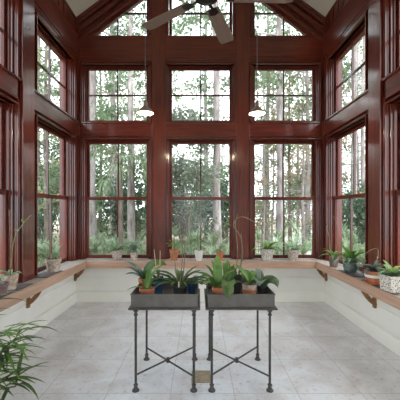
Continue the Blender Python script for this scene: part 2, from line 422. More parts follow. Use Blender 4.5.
# rake mouldings below the ceiling of the gable
for s in (-1, 1):
    mb = MB()
    for d0, d1, pr in ((0.0, 0.05, 0.055), (0.075, 0.12, 0.075), (0.15, 0.165, 0.04), (0.18, 0.235, 0.085), (0.265, 0.28, 0.045), (0.30, 0.345, 0.06), (0.0, 0.385, 0.018)):
        dv0, dv1 = d0 * 1.25, d1 * 1.25
        rf = lambda u: HP + SL * (HW - abs(u))
        mb.prism([(s * HW, rf(HW) - dv0), (0, rf(0) - dv0), (0, rf(0) - dv1), (s * HW, rf(HW) - dv1)], 0.0, pr, T_back)
    trim(mb, 'mx', 0.003)

# ------------------------------------------------------------------ windows
wn = [0]
def ring(mb, T, c, v0, v1, h, wd, w0, w1, bottom=True):
    """frame whose inner size is h / v0..v1, band width wd outward"""
    mb.box(c - h - wd, c - h, w0, w1, v0 - (wd if bottom else 0), v1 + wd, T); mb.box(c + h, c + h + wd, w0, w1, v0 - (wd if bottom else 0), v1 + wd, T)
    mb.box(c - h, c + h, w0, w1, v1, v1 + wd, T)
    if bottom: mb.box(c - h, c + h, w0, w1, v0 - wd, v0, T)
def casing(win, T, c, v0, v1, bottom=True, top=0.05):
    mb = MB()
    ring(mb, T, c, v0, v1, OH - 0.006, 0.018, -0.13, 0.010, bottom)
    ring(mb, T, c, v0, v1, OH + 0.016, 0.016, -0.02, 0.034, bottom)
    ring(mb, T, c, v0, v1, OH + 0.036, 0.012, -0.02, 0.062, bottom)
    mb.build('casing', 'mz', win, bevel=0.003)
    mb = MB(); ring(mb, T, c, v0 + .0, v1 - .01, OH - 0.02, 0.015, -0.035, -0.015, False); mb.build('stop_bead', 'sash', win, bevel=0.002)
def sash(win, name, T, c, v0, v1, w0, w1, st, top, bot, nv=1, nh=0):
    h = OH - 0.006
    mb = MB()
    mb.box(c - h, c - h + st, w0, w1, v0, v1, T); mb.box(c + h - st, c + h, w0, w1, v0, v1, T)
    mb.box(c - h + st, c + h - st, w0, w1, v1 - top, v1, T); mb.box(c - h + st, c + h - st, w0, w1, v0, v0 + bot, T)
    s = mb.build(name, 'sash', win, bevel=0.003)
    mb = MB(); wm = (w0 + w1) / 2; t = 0.011
    for i in range(nv):
        u = c - h + st + (2 * h - 2 * st) * (i + 1) / (nv + 1); mb.box(u - t, u + t, wm - 0.014, wm + 0.014, v0 + bot, v1 - top, T)
    for i in range(nh):
        v = v0 + bot + (v1 - v0 - top - bot) * (i + 1) / (nh + 1); mb.box(c - h + st, c + h - st, wm - 0.0135, wm + 0.0135, v - t, v + t, T)
    mb.build('muntin', 'muntin', s)
    mb = MB(); mb.box(c - h + st - 0.004, c + h - st + 0.004, wm - 0.0025, wm + 0.0025, v0 + bot - 0.004, v1 - top + 0.004, T); mb.build('pane', 'glass', s)
    return s
def double_hung(T, c):
    wn[0] += 1; w = empty_struct('window_%d' % wn[0]); casing(w, T, c, LO0, LO1, False)
    sash(w, 'upper_sash', T, c, 1.665, LO1 - 0.004, -0.115, -0.08, 0.045, 0.045, 0.04)
    lo = sash(w, 'lower_sash', T, c, LO0 + 0.006, 1.715, -0.07, -0.035, 0.045, 0.045, 0.055)
    for du in (-0.24, 0.24):
        mb = MB(); mb.box(c + du - 0.022, c + du + 0.022, -0.066, -0.028, 1.715, 1.727, T); mb.box(c + du - 0.01, c + du + 0.016, -0.056, -0.034, 1.727, 1.74, T)
        mb.build('sash_lock', 'brass', lo)
def fixed(T, c):
    wn[0] += 1; w = empty_struct('window_%d' % wn[0]); casing(w, T, c, UP0 + 0.004, UP1, False)
    mb = MB(); mb.box(c - OH - 0.046, c + OH + 0.046, -0.02, 0.0445, UP1 + 0.036, UP1 + 0.06, T); mb.build('head_moulding', 'mx' if T is T_back else 'my', w, bevel=0.003)
    sash(w, 'fixed_sash', T, c, UP0 + 0.004, UP1 - 0.004, -0.09, -0.05, 0.045, 0.045, 0.045, 1, 1)
for c in WIN_B: double_hung(T_back, c)
for c in WIN_B: fixed(T_back, c)
# gable windows
def gable_win(c):
    wn[0] += 1; w = empty_struct('window_%d' % wn[0])
    T = T_back; v0 = GA0 + 0.03
    mb = MB(); h = 0.52; st = 0.045
    if c == 0:
        top = 5.42
        mb.box(-h, -h + st, -0.1, -0.05, v0, top, T); mb.box(h - st, h, -0.1, -0.05, v0, top, T); mb.box(-h + st, h - st, -0.1, -0.05, v0 - .03, v0 + .02, T); mb.box(-h + st, h - st, -0.1, -0.05, top - 0.05, top, T)
        ring(mb, T, 0, v0, top, OH + 0.0, 0.03, -0.02, 0.026, False)
        s = mb.build('frame', 'sash', w, bevel=0.003)
        mb = MB(); mb.box(-0.011, 0.011, -0.09, -0.06, v0, top - 0.05, T)
        for v in (4.755, 5.15): mb.box(-h + st, h - st, -0.089, -0.061, v - 0.011, v + 0.011, T)
        mb.build('muntin', 'muntin', s)
        mb = MB(); mb.box(-h + .03, h - .03, -0.078, -0.073, v0, top - 0.03, T); mb.build('pane', 'glass', s)
    else:
        s_ = -1 if c < 0 else 1
        line = lambda u: GA0 + 0.05 + SL * (1.87 - abs(u))     # sloping top edge of the frame
        o, i = 1.87, 0.85
        T2 = T
        sl = []
        a = s_ * o; b = s_ * i
        mb.prism([(a, v0 - .03), (b, v0 - .03), (b, v0 + .02), (a - s_ * .0, v0 + .02)], -0.1, -0.05, T2)
        mb.prism([(b, v0 + .02), (b + s_ * st, v0 + .02), (b + s_ * st, line(i + st)), (b, line(i))], -0.1, -0.05, T2)
        mb.prism([(a, v0 + .02), (b, v0 + .02 + SL * 1.02), (b, line(i) + 0.06), (a, line(o) + 0.06)], -0.1, -0.045, T2)
        mb.prism([(b, v0), (b - s_ * 0.03, v0), (b - s_ * 0.03, 5.2), (b, 5.2)], -0.02, 0.026, T2)
        s = mb.build('frame', 'sash', w, bevel=0.003)
        mb = MB(); u = c; mb.box(u - 0.011, u + 0.011, -0.09, -0.06, v0, line(abs(u)), T)
        u1 = o - (4.755 - GA0 - 0.05) / SL
        x0, x1 = sorted((s_ * u1, b)); mb.box(x0, x1, -0.089, -0.061, 4.744, 4.766, T)
        mb.build('muntin', 'muntin', s)
        mb = MB(); mb.prism([(a, v0 - .01), (b, v0 - .01), (b, line(i)), (a, line(o))], -0.078, -0.073, T2); mb.build('pane', 'glass', s)
for c in WIN_B: gable_win(c)
for T in (T_left, T_right):
    for c in WIN_S: double_hung(T, c)
    for c in WIN_S: fixed(T, c)

# ------------------------------------------------------------------ plant ledges
LD = 0.25; LT = 0.70
def bracket(par, u, T, key='bracket'):
    mb = MB(); mb.box(u - 0.022, u + 0.022, 0.0, 0.035, 0.36, 0.60, T)
    mb.box(u - 0.022, u + 0.022, 0.035, 0.20, 0.572, 0.60, T)
    # curved brace
    pts = [(0.035, 0.39), (0.075, 0.42), (0.12, 0.47), (0.155, 0.52), (0.185, 0.572)]
    for k in range(len(pts) - 1):
        (w0, v0), (w1, v1) = pts[k], pts[k + 1]
        mb.hexa([T(u - .018, w0, v0), T(u + .018, w0, v0), T(u + .018, w1, v1), T(u - .018, w1, v1),
                 T(u - .018, max(w0 - .03, .03), v0 + .035), T(u + .018, max(w0 - .03, .03), v0 + .035), T(u + .018, w1 - .03, v1 + (.035 if k < 3 else 0)), T(u - .018, w1 - .03, v1 + (.035 if k < 3 else 0))])
    return mb.build('bracket', key, par, bevel=0.003)
def ledge(name, label, T, u0, u1, key, brs, m0=0, m1=0):
    t = thing('window_ledge', label, 'shelf')
    mb = MB(); mb.box(u0, u1, 0.006, LD - 0.02, 0.60, 0.672, T); mb.build('shelf_board', key, t)
    mb = MB(); mb.box(u0, u1, LD - 0.02, LD, 0.592, LT + 0.004, T); mb.build('front_rail', key, t, bevel=0.004)
    mb = MB(); mb.box(u0 + .002, u1 - .002, 0.006, LD - 0.021, 0.673, LT, T); mb.build('stone_top', 'pebble', t)
    for b in brs: bracket(t, b, T)
    return t
ledge('b', 'long wooden plant shelf with pebbly top under the end wall windows', T_back, -HW + LD + .002, HW - LD - .002, 'lx', [])
ledge('l', 'wooden plant shelf with bracket supports along the left windows', T_left, YB, D - 0.004, 'ly', [4.93, 3.57, 2.0, 0.52])
ledge('r', 'wooden plant shelf with bracket supports along the right windows', T_right, YB, D - 0.004, 'ly', [4.93, 3.57, 2.0, 0.52])

# slate mats
def mat_slab(label, x, y, sx, sy, g=None):
    mb = MB(); mb.box(-sx, sx, -sy, sy, 0, 0.008); mb.box(-sx * .96, sx * .96, -sy * .96, sy * .96, 0.008, 0.011); o = mb.build('slate_mat', 'slate', None, bevel=0.002)
    o.location = (x, y, LT + 0.0005); o['label'] = label; o['category'] = 'mat'
    return o
mat_slab('dark slate mat beneath the chalky clay pot on the left shelf', -1.905, 3.80, 0.095, 0.20)
mat_slab('dark slate mat beneath the shrubby green glazed pot on the right shelf', 1.895, 3.83, 0.095, 0.20)
mat_slab('dark slate mat beneath the banded bowl and pierced planter on the right shelf', 1.895, 3.17, 0.095, 0.30)
mat_slab('dark slate mat at the near end of the left shelf under two pots', -1.915, 2.99, 0.095, 0.32)
Z_MAT = LT + 0.0115

# ------------------------------------------------------------------ plant tables
def plant_table(label, cx):
    t = thing('plant_table', label, 'table', (cx, 2.805, 0), 0, None)
    hx, hy = 0.241, 0.265
    mb = MB()
    a, b = hx + .033, hy + .033; z0, z1 = 0.700, 0.806; th = 0.006
    mb.box(-a, a, -b, b, z0, z0 + 0.008)
    mb.box(-a, a, -b, -b + th, z0 + .008, z1); mb.box(-a, a, b - th, b, z0 + .008, z1)
    mb.box(-a, -a + th, -b + th, b - th, z0 + .008, z1); mb.box(a - th, a, -b + th, b - th, z0 + .008, z1)
    tr = mb.build('tray', 'zinc', t)
    mb = MB()
    for sgn in (-1, 1):
        mb.tube([(-a, sgn * b, z1), (a, sgn * b, z1)], 0.006, 8); mb.tube([(sgn * a, -b, z1), (sgn * a, b, z1)], 0.006, 8)
    mb.build('rolled_rim', 'zinc', tr, True)
    mb = MB(); e = 0.020
    for sgn in (-1, 1):
        y0, y1 = sorted((sgn * (b - 0.02), sgn * (b + e))); mb.box(-a - e, a + e, y0, y1, z0 - 0.016, z0 - .001)
        x0, x1 = sorted((sgn * (a - 0.02), sgn * (a + e))); mb.box(x0, x1, -b + 0.02, b - 0.02, z0 - 0.016, z0 - .001)
    mb.build('table_frame', 'iron', t, bevel=0.003)
    for sx in (-1, 1):
        for sy in (-1, 1):
            mb = MB()
            prof = [(0.030, 0.0), (0.030, 0.008), (0.021, 0.014), (0.016, 0.03), (0.013, 0.042), (0.019, 0.047), (0.019, 0.054), (0.0105, 0.060),
                    (0.0105, 0.60), (0.0105, 0.622), (0.018, 0.626), (0.018, 0.634), (0.012, 0.64), (0.013, 0.655), (0.02, 0.66), (0.024, 0.672), (0.024, 0.6835)]
            mb.lathe(prof, 16, (sx * hx, sy * hy, 0)); mb.build('leg', 'iron', t, True)
    mb = MB()
    for q in (-1, 1): mb.tube([(-hx * .97, -q * hy * .97, 0.125 + q * .006), (hx * .97, q * hy * .97, 0.125 + q * .006)], 0.0075, 8)
    mb.lathe([(0.016, 0.105), (0.016, 0.145)], 12)
    mb.build('cross_brace', 'iron', t, True)
    return t
plant_table('left of the two grey metal tray tables, holding strap leaf plants and blue pots', -0.312)
plant_table('right of the two grey metal tray tables, with a paddle leaf hanging over its front', 0.319)
mb = MB(); mb.box(-0.085, 0.085, -0.10, 0.10, 0, 0.006); mb.box(-0.07, 0.07, -0.082, 0.082, 0.006, 0.009)
o = mb.build('floor_outlet_cover', 'outlet', None, bevel=0.002); o.location = (-0.01, 2.75, 0.0005)
o['label'] = 'small tan square cover plate set in the floor between the two tables'; o['category'] = 'floor plate'

# ------------------------------------------------------------------ pots and plants
CX = -0.028
def on(px, py, h):      # ground position of something standing at height h
    Y = (1.5 - h) * 306 / (py - 210); return ((px - 199) / 306 * Y + CX, Y, h)
def pot(t, style, r, h, key, soil='soil', fill=0.86, saucer=None, band=None):
    mb = MB(); k = fill
    if style == 'taper':
        pr = [(r * .68, 0), (r * .92, h * .74), (r, h * .75), (r * 1.0, h), (r * .9, h), (r * .88, h * .8), (r * .1, h * .79)]
    elif style == 'bowl':
        pr = [(r * .55, 0), (r * .62, h * .06), (r * .88, h * .35), (r, h * .7), (r * .98, h * .82), (r * 1.03, h * .86), (r * 1.03, h), (r * .92, h), (r * .9, h * .8), (r * .1, h * .79)]
    elif style == 'round':
        pr = [(r * .7, 0), (r * .95, h * .25), (r, h * .55), (r * .9, h * .85), (r * .86, h * .9), (r * .95, h), (r * .84, h), (r * .8, h * .85), (r * .1, h * .84)]
    elif style == 'square':
        pr = [(r * .86, 0), (r * .88, h * .06), (r * .95, h * .9), (r, h * .92), (r, h), (r * .88, h), (r * .86, h * .8), (r * .1, h * .79)]
    else:
        pr = [(r * .78, 0), (r * .98, h * .93), (r * 1.02, h * .94), (r * 1.02, h), (r * .92, h), (r * .9, h * .8), (r * .1, h * .79)]
    z0 = 0
    if saucer:
        s = MB(); s.lathe([(r * .8, 0), (r * 1.12, 0.014), (r * 1.12, 0.022), (r * 1.04, 0.022), (r * .78, 0.007)], 24); s.build('saucer', saucer, t, True); z0 = 0.0075
    mb.lathe([(a, b + z0) for a, b in pr], 28 if style != 'square' else 32, cap=True, sq=1.0 if style == 'square' else 0)
    p = mb.build('pot', key, t, True)
    s = MB(); s.lathe([(r * .90, h * .80 + z0), (r * .88, h * .88 + z0), (r * .5, h * .93 + z0), (r * .08, h * .94 + z0)], 18, sq=1.0 if style == 'square' else 0)
    s.build('soil', soil, p)
    if band:
        b = MB(); b.lathe([(r * .985, h * .5 + z0), (r * 1.012, h * .55 + z0), (r * 1.015, h * .68 + z0), (r * .99, h * .72 + z0)], 28, cap=False); b.build('glaze_band', band, p, True)
    return z0 + h * .9
def foliage(t, leaves, z, key='leaf_green', name='leaves'):
    """leaves: (azimuth, length, width, elevation, droop[, roll])"""
    mb = MB()
    for L in leaves:
        az, ln, wd, el, dr = L[:5]; ro = L[5] if len(L) > 5 else 0
        mb.leaf((math.cos(math.radians(az)) * 0.012, math.sin(math.radians(az)) * 0.012, z), az, ln, wd, el, dr, ro)
    return mb.build(name, key, t, 'leaf')
def auto(n, ln, wd, el, dr, seed=0, jit=0.25):
    r = random.Random(seed); out = []
    for i in range(n):
        out.append((360 / n * i + r.uniform(-25, 25), ln * r.uniform(1 - jit, 1 + jit), wd * r.uniform(.8, 1.2), el + r.uniform(-16, 16), dr * r.uniform(.7, 1.3)))
    return out
def stick(t, pts, r, key='stake', name='stake'):
    mb = MB(); mb.tube(pts, r, 6); return mb.build(name, key, t, True)
def curve(pts, n=4):
    # catmull-rom
    P = [Vector(p) for p in pts]; P = [P[0] * 2 - P[1]] + P + [P[-1] * 2 - P[-2]]; out = []
    for i in range(1, len(P) - 2):
        for k in range(n):
            s = k / n; a, b, c, d = P[i - 1], P[i], P[i + 1], P[i + 2]
            out.append(0.5 * ((2 * b) + (c - a) * s + (2 * a - 5 * b + 4 * c - d) * s * s + (-a + 3 * b - 3 * c + d) * s ** 3))
    out.append(P[-2]); return out
def sprig(t, stems, key, wd, ln, seed=0, name='leaves', dens=9, r0=.0035, skey='stem_green', start=.35):
    """thin stems carrying small leaves"""
    r = random.Random(seed); ms = MB(); ml = MB()
    for st in stems:
        pts = curve(st, 5); ms.tube(pts, [r0 * (1 - .6 * i / len(pts)) for i in range(len(pts))], 5)
        for k in range(dens):
            s = start + (1 - start) * k / max(dens - 1, 1); p = pts[min(int(s * (len(pts) - 1)), len(pts) - 1)]
            ml.leaf(p, r.uniform(0, 360), ln * r.uniform(.7, 1.2), wd * r.uniform(.8, 1.2), r.uniform(0, 60), 60, 0, 4)
    ms.build('stem', skey, t, True); ml.build(name, key, t, 'leaf')

# --- end wall ledge, left to right
yb = 4.87
def back(px): return (px - 199) / 306 * yb + CX
t = thing('potted_orchid', 'arching orchid leaves in a pierced rosy pot, leftmost on the end wall shelf', 'potted plant', (back(117), yb, LT), 0.3)
z = pot(t, 'bowl', .082, .165, 'lattice_pink'); foliage(t, auto(8, .24, .042, 55, 95, 3) + [(80, .24, .04, 78, 30), (150, .24, .04, 74, 40)], z, 'leaf_pale')
foliage(t, auto(7, .17, .04, 40, 70, 5), z, 'leaf_green', 'young_leaves')
t = thing('potted_succulent', 'silvery bushy succulent in a small cream pot on the end wall shelf', 'potted plant', (back(134), yb, LT))
z = pot(t, 'cup', .060, .125, 'oldclay'); sprig(t, [[(0, 0, z), (r_ * .3, s_ * .3, z + .07), (r_, s_, z + .13)] for r_, s_ in ((.05, .0), (-.05, .02), (.02, -.05), (-.02, .05), (.07, .03), (-.08, -.01), (0, 0))], 'leaf_silver', .024, .08, 4, dens=12)
t = thing('potted_herb', 'sparse leafy seedling in a plain terracotta pot on the end wall shelf', 'potted plant', (back(174), yb, LT))
z = pot(t, 'taper', .075, .175, 'terracotta'); sprig(t, [[(0, 0, z), (-.02, 0, z + .08), (-.06, .0, z + .14)], [(0, 0, z), (.02, -.01, z + .06), (.04, 0, z + .12)], [(0, 0, z), (-.03, .02, z + .04), (-.09, .02, z + .10)]], 'leaf_lime', .03, .06, 8, dens=6)
t = thing('potted_vine', 'thin stemmed plant in a white pot below the middle window muntin', 'potted plant', (back(199), yb, LT))
z = pot(t, 'taper', .072, .155, 'whitepot'); sprig(t, [[(0, 0, z), (-.05, 0, z + .14), (-.10, .0, z + .28)], [(0, 0, z), (.03, -.01, z + .15), (.09, 0, z + .27)], [(0, 0, z), (-.02, .02, z + .2), (-.03, .02, z + .36)]], 'leaf_green', .02, .07, 18, dens=7)
t = thing('potted_shrub', 'tall leggy shrub with oval leaves in a small terracotta pot, right of the white pot', 'potted plant', (back(220), yb, LT))
z = pot(t, 'taper', .060, .135, 'terracotta'); sprig(t, [[(0, 0, z), (-.03, 0, z + .2), (-.10, 0, z + .42), (-.06, 0, z + .56)], [(0, 0, z), (.04, -.02, z + .2), (.05, -.02, z + .40), (.13, 0, z + .5)], [(0, 0, z), (.01, .02, z + .25), (-.02, .02, z + .5)]], 'leaf_green', .035, .09, 28, dens=7, skey='stem', start=.5)
t = thing('potted_orchid', 'grassy leaf orchid with one tall spike in a pierced white pot, end wall shelf', 'potted plant', (back(267), yb, LT))
z = pot(t, 'cup', .105, .185, 'lattice'); foliage(t, auto(13, .27, .042, 45, 75, 31), z, 'leaf_lime'); foliage(t, auto(9, .24, .04, 25, 60, 32), z, 'leaf_green', 'outer_leaves')
stick(t, curve([(-.06, 0, z), (-.08, 0, z + .18), (-.07, 0, z + .36), (-.10, 0, z + .50), (-.14, 0, z + .54)]), .004, 'stem', 'flower_spike')
t = thing('potted_orchid', 'arching orchid leaves in a pierced pot, rightmost on the end wall shelf', 'potted plant', (back(293), yb, LT), 1)
z = pot(t, 'cup', .090, .175, 'lattice_pink'); foliage(t, auto(11, .24, .04, 48, 85, 35), z, 'leaf_pale'); stick(t, [(0, 0, z), (-.03, .02, z + .2), (-.11, .02, z + .42)], .004, 'stem', 'flower_spike')

# --- right ledge
t = thing('potted_orchid', 'small orchid in a mauve brown cup with tall bare spikes, by the right corner', 'potted plant', (1.865, 4.30, LT))
z = pot(t, 'cup', .066, .155, 'mauve', 'moss'); foliage(t, auto(10, .19, .04, 45, 80, 41), z, 'leaf_green')
stick(t, curve([(-.01, 0, z), (-.05, 0, z + .12), (-.06, 0, z + .26), (-.10, 0, z + .40), (-.09, 0, z + .44)]), .0045, 'stem_green', 'flower_spike')
stick(t, curve([(.01, 0, z), (.05, 0, z + .25), (.04, 0, z + .46), (0, 0, z + .58)]), .004, 'stem', 'flower_spike')
t = thing('potted_bromeliad', 'bushy upright green plant in a mottled green glazed pot on the right shelf', 'potted plant', (1.90, 3.89, Z_MAT))
z = pot(t, 'round', .088, .14, 'glasspot', 'moss'); foliage(t, auto(12, .25, .055, 66, 50, 44) + [(175, .31, .06, 74, 30)], z, 'leaf_green'); foliage(t, auto(11, .24, .045, 40, 110, 45), z, 'leaf_pale', 'outer_leaves')
sprig(t, [[(0, 0, z), (0.04, -.08, z + .05), (.02, -.12, z - .04)], [(0, 0, z), (-.05, -.06, z + .04), (-.09, -.09, z - .03)]], 'leaf_pale', .025, .05, 6, name='trailing_leaves')
t = thing('potted_succulent', 'purplish succulent in a terracotta bowl with a white band on the right shelf', 'potted plant', (1.845, 3.27, Z_MAT))
z = pot(t, 'bowl', .092, .135, 'terracotta', 'soil', saucer='terracotta', band='whitepot'); foliage(t, auto(16, .15, .05, 45, 80, 51), z, 'leaf_purple'); foliage(t, auto(8, .13, .04, 60, 60, 52), z, 'leaf_grey', 'young_leaves')
stick(t, curve([(.02, 0, z), (.01, 0, z + .09), (.04, 0, z + .17), (.05, .03, z + .24), (-.01, .06, z + .22), (-.06, .06, z + .18)]), .0038, 'stem', 'flower_spike')
t = thing('potted_succulent', 'pale green rosette in a square pierced white planter on the right shelf', 'potted plant', (1.865, 2.99, Z_MAT), 0.1)
z = pot(t, 'square', .085, .155, 'lattice', 'moss'); foliage(t, auto(14, .15, .055, 50, 80, 55), z, 'leaf_pale'); foliage(t, auto(8, .15, .05, 66, 60, 56), z, 'leaf_lime', 'young_leaves')
t = thing('potted_succulent', 'pale trailing plant spilling over the front edge of the right shelf', 'potted plant', (1.87, 2.62, LT))
z = pot(t, 'taper', .07, .10, 'oldclay'); foliage(t, [(190, .17, .05, 30, 130), (165, .16, .045, 30, 140), (140, .20, .045, 20, 110), (220, .13, .04, 40, 120), (90, .12, .04, 50, 90)], z, 'leaf_pale')

# --- left ledge
t = thing('potted_orchid', 'single pale leaf growing from bark chips in a chalky clay pot on the left shelf', 'potted plant', (-1.90, 3.93, Z_MAT))
z = pot(t, 'taper', .098, .165, 'oldclay', 'soil'); 
mb = MB()
for k in range(40):
    a = R.uniform(0, 6.28); q = R.uniform(0, .075); c = (math.cos(a) * q, math.sin(a) * q, z + R.uniform(-.01, .012)); e = Euler((R.uniform(0, 3), R.uniform(0, 3), 0)).to_matrix()
    mb.box(-.014, .014, -.008, .008, -.005, .005, lambda x, y, zz, c=c, e=e: tuple(e @ Vector((x, y, zz)) + Vector(c)))
mb.build('bark_mulch', 'soil', t)['kind'] = 'stuff'
foliage(t, [(10, .22, .06, 74, 25), (330, .17, .055, 60, 50), (-60, .16, .05, 66, 50)], z, 'leaf_pale')
t = thing('potted_orchid', 'chalky clay pot with brown stem and yellow green flower stalk, left shelf', 'potted plant', (-1.915, 3.06, Z_MAT))
z = pot(t, 'taper', .075, .145, 'oldclay', 'moss')
stick(t, curve([(0, 0, z), (.005, 0, z + .2), (.0, 0, z + .42), (-.01, 0, z + .66)]), .008, 'stem_brown', 'stem')
st = stick(t, curve([(.0, 0, z), (.02, 0, z + .25), (.05, 0, z + .40), (.10, 0, z + .48), (.15, 0, z + .55), (.18, 0, z + .57)]), .005, 'stem_green', 'flower_spike')
for k, p in enumerate([(.10, 0, .48), (.13, 0, .52), (.15, 0, .55), (.18, 0, .575), (.125, .01, .535), (.07, 0, .44)]):
    mb = MB(); mb.leaf((p[0], p[1], p[2] + z), [20, 160, 10, 40, 170, 200][k], .045, .018, 55, 30, segs=4)
    mb.build('flower_bud', 'bud', t, 'leaf')
foliage(t, [(0, .12, .04, 50, 90), (250, .14, .05, 60, 80), (120, .13, .04, 50, 80)], z, 'leaf_pale')
t = thing('potted_plant', 'low brown pot with dry pinkish stems at the near end of the left shelf', 'potted plant', (-1.87, 2.83, Z_MAT))
z = pot(t, 'taper', .072, .11, 'mauve'); foliage(t, auto(12, .07, .018, 40, 90, 61), z, 'leaf_purple')
sprig(t, [[(0, 0, z), (-.06, -.02, z + .14), (-.05, -.03, z + .27)]], 'leaf_pale', .06, .10, 2, dens=3)

# --- left tray table
ZT = 0.7085
def tb(px, py_top, Y):  return ((px - 199) / 306 * Y + CX, Y, ZT)
t = thing('potted_orchid', 'terracotta pot with broad grey green arching leaves, back left of the left table', 'potted plant', ((143.5 - 199) / 306 * 2.93 + CX, 2.93, ZT))
z = pot(t, 'taper', .05, .14, 'terracotta', 'moss')
foliage(t, [(170, .26, .065, 72, 70), (150, .22, .06, 68, 70), (60, .2, .06, 60, 90), (200, .18, .06, 50, 70), (185, .2, .06, 60, 50)], z, 'leaf_grey')
foliage(t, [(2, .30, .10, 84, 120, 35), (30, .28, .09, 76, 90, 25), (330, .16, .06, 50, 100)], z, 'leaf_dark', 'broad_leaf')
t = thing('potted_orchid', 'low terracotta pot with light green leaves, front left of the left table', 'potted plant', ((147 - 199) / 306 * 2.70 + CX, 2.70, ZT))
z = pot(t, 'taper', .068, .105, 'terracotta', 'moss'); foliage(t, [(35, .26, .05, 78, 60), (80, .22, .05, 80, 50), (60, .19, .04, 60, 110), (180, .18, .03, 20, 60), (10, .16, .035, 60, 120), (130, .15, .03, 60, 90)], z, 'leaf_green')
t = thing('potted_plant', 'tall dark blue glazed pot standing left of centre on the left table', 'potted plant', ((158.5 - 199) / 306 * 2.86 + CX, 2.86, ZT))
z = pot(t, 'cup', .045, .165, 'blue', 'soil'); foliage(t, [(100, .15, .035, 60, 80), (200, .12, .03, 60, 80), (-10, .13, .035, 50, 100)], z, 'leaf_dark')
stick(t, [(-.01, .01, z - .03), (-.045, .03, z + .27)], .0035, 'stake'); stick(t, [(.01, .01, z - .03), (.012, .03, z + .26)], .0035, 'stake')
t = thing('potted_orchid', 'large orchid with long dark strap leaves in a black pot on the left table', 'potted plant', ((180 - 199) / 306 * 2.74 + CX, 2.74, ZT))
z = pot(t, 'cup', .068, .115, 'black', 'soil')
foliage(t, [(172, .33, .045, 42, 60), (160, .30, .05, 55, 80), (185, .28, .045, 20, 45), (8, .30, .045, 38, 75), (20, .26, .045, 55, 60), (-6, .28, .045, 18, 45), (200, .24, .04, 28, 70), (340, .22, .045, 40, 80), (90, .25, .045, 55, 80), (110, .22, .045, 65, 70), (35, .27, .035, 60, 50)], z + .012, 'leaf_dark')
foliage(t, [(177, .30, .03, 30, 50), (0, .31, .032, 30, 70), (240, .14, .03, 50, 90), (300, .12, .03, 50, 90)], z + .014, 'leaf_green', 'young_leaves')
for k, pp in enumerate(([(.0, .02, z), (.02, .02, z + .3), (.0, .02, z + .56), (-.06, .02, z + .70)], [(.02, .02, z), (.04, .02, z + .25), (.05, .02, z + .5), (.09, .02, z + .66)], [(-.02, .02, z), (-.05, .02, z + .25), (-.05, .02, z + .42)])):
    stick(t, curve(pp), .0042, 'stem', 'flower_spike')
mb = MB(); mb.box(-.012, -.002, -.055, -.052, z - .02, z + .06); mb.build('plant_tag', 'tag', t)
t = thing('potted_plant', 'small blue glazed pot at the right end of the left table', 'potted plant', ((191 - 199) / 306 * 2.80 + CX, 2.84, ZT))
z = pot(t, 'cup', .042, .115, 'blue', 'soil'); foliage(t, [(20, .17, .035, 40, 80), (60, .14, .03, 60, 80), (-40, .14, .03, 30, 60), (160, .12, .03, 60, 80)], z, 'leaf_grey')

# --- right tray table
t = thing('potted_orchid', 'bright terracotta pot with tall upright green leaves on the right table', 'potted plant', ((218 - 199) / 306 * 2.66 + CX, 2.66, ZT))
z = pot(t, 'taper', .052, .125, 'terracotta', 'moss')
foliage(t, [(95, .29, .080, 87, 12, 0), (80, .25, .06, 84, 20), (172, .26, .065, 64, 75), (165, .21, .06, 72, 100), (185, .22, .05, 40, 70), (15, .22, .06, 70, 60), (150, .24, .055, 75, 40), (225, .18, .055, 60, 90), (120, .26, .045, 80, 30), (195, .24, .045, 55, 60), (40, .2, .04, 60, 70)], z, 'leaf_green')
t = thing('potted_orchid', 'plant with a broad leaf drooping over the front of the right table', 'potted plant', ((229 - 199) / 306 * 2.72 + CX, 2.72, ZT))
z = pot(t, 'cup', .045, .10, 'oldclay', 'moss')
foliage(t, [(115, .24, .09, 80, 30), (60, .22, .08, 80, 35), (150, .18, .065, 60, 70), (100, .27, .06, 84, 20), (210, .15, .06, 60, 80), (20, .15, .06, 55, 90)], z, 'leaf_green')
foliage(t, [(262, .345, .115, 62, 150)], z, 'leaf_dark', 'drooping_leaf')
stick(t, curve([(0, 0, z - .02), (-.01, .02, z + .12), (0, .03, z + .2)]), .004, 'stem_green', 'stem')
t = thing('potted_plant', 'black pot with dark leaves behind the drooping paddle leaf', 'potted plant', ((235.5 - 199) / 306 * 2.92 + CX, 2.92, ZT))
z = pot(t, 'cup', .065, .165, 'black', 'soil'); foliage(t, auto(6, .15, .045, 50, 80, 71), z, 'leaf_dark')
for pp in ([(.0, 0, z), (.02, 0, z + .25), (.0, 0, z + .5), (.02, 0, z + .60)], [(.02, 0, z), (.06, 0, z + .2), (.05, 0, z + .38), (-.02, 0, z + .5), (.06, 0, z + .58), (.22, 0, z + .50), (.27, 0, z + .42)], [(.03, 0, z), (.07, 0, z + .22), (.05, 0, z + .42)]):
    stick(t, curve(pp), .0042, 'stem', 'flower_spike')
t = thing('potted_orchid', 'beige clay pot with a saucer rim and one bright upright leaf on the right table', 'potted plant', ((249.5 - 199) / 306 * 2.70 + CX, 2.70, ZT))
z = pot(t, 'bowl', .062, .14, 'oldclay', 'soil', band='terracotta'); foliage(t, [(165, .13, .05, 75, 40), (140, .15, .05, 65, 60), (120, .12, .04, 60, 80)], z, 'leaf_lime'); foliage(t, [(150, .24, .075, 70, 50), (100, .2, .07, 65, 80), (60, .2, .07, 65, 80), (10, .15, .06, 50, 90)], z, 'leaf_green', 'outer_leaves')
t = thing('potted_orchid', 'rounded grey green leaves and a stake, right end of the right table', 'potted plant', ((262 - 199) / 306 * 2.76 + CX, 2.76, ZT))
z = pot(t, 'cup', .045, .11, 'black', 'soil')
foliage(t, [(250, .19, .10, 68, 120), (140, .22, .08, 65, 90), (100, .2, .07, 72, 60), (200, .17, .08, 60, 100)], z, 'leaf_grey')
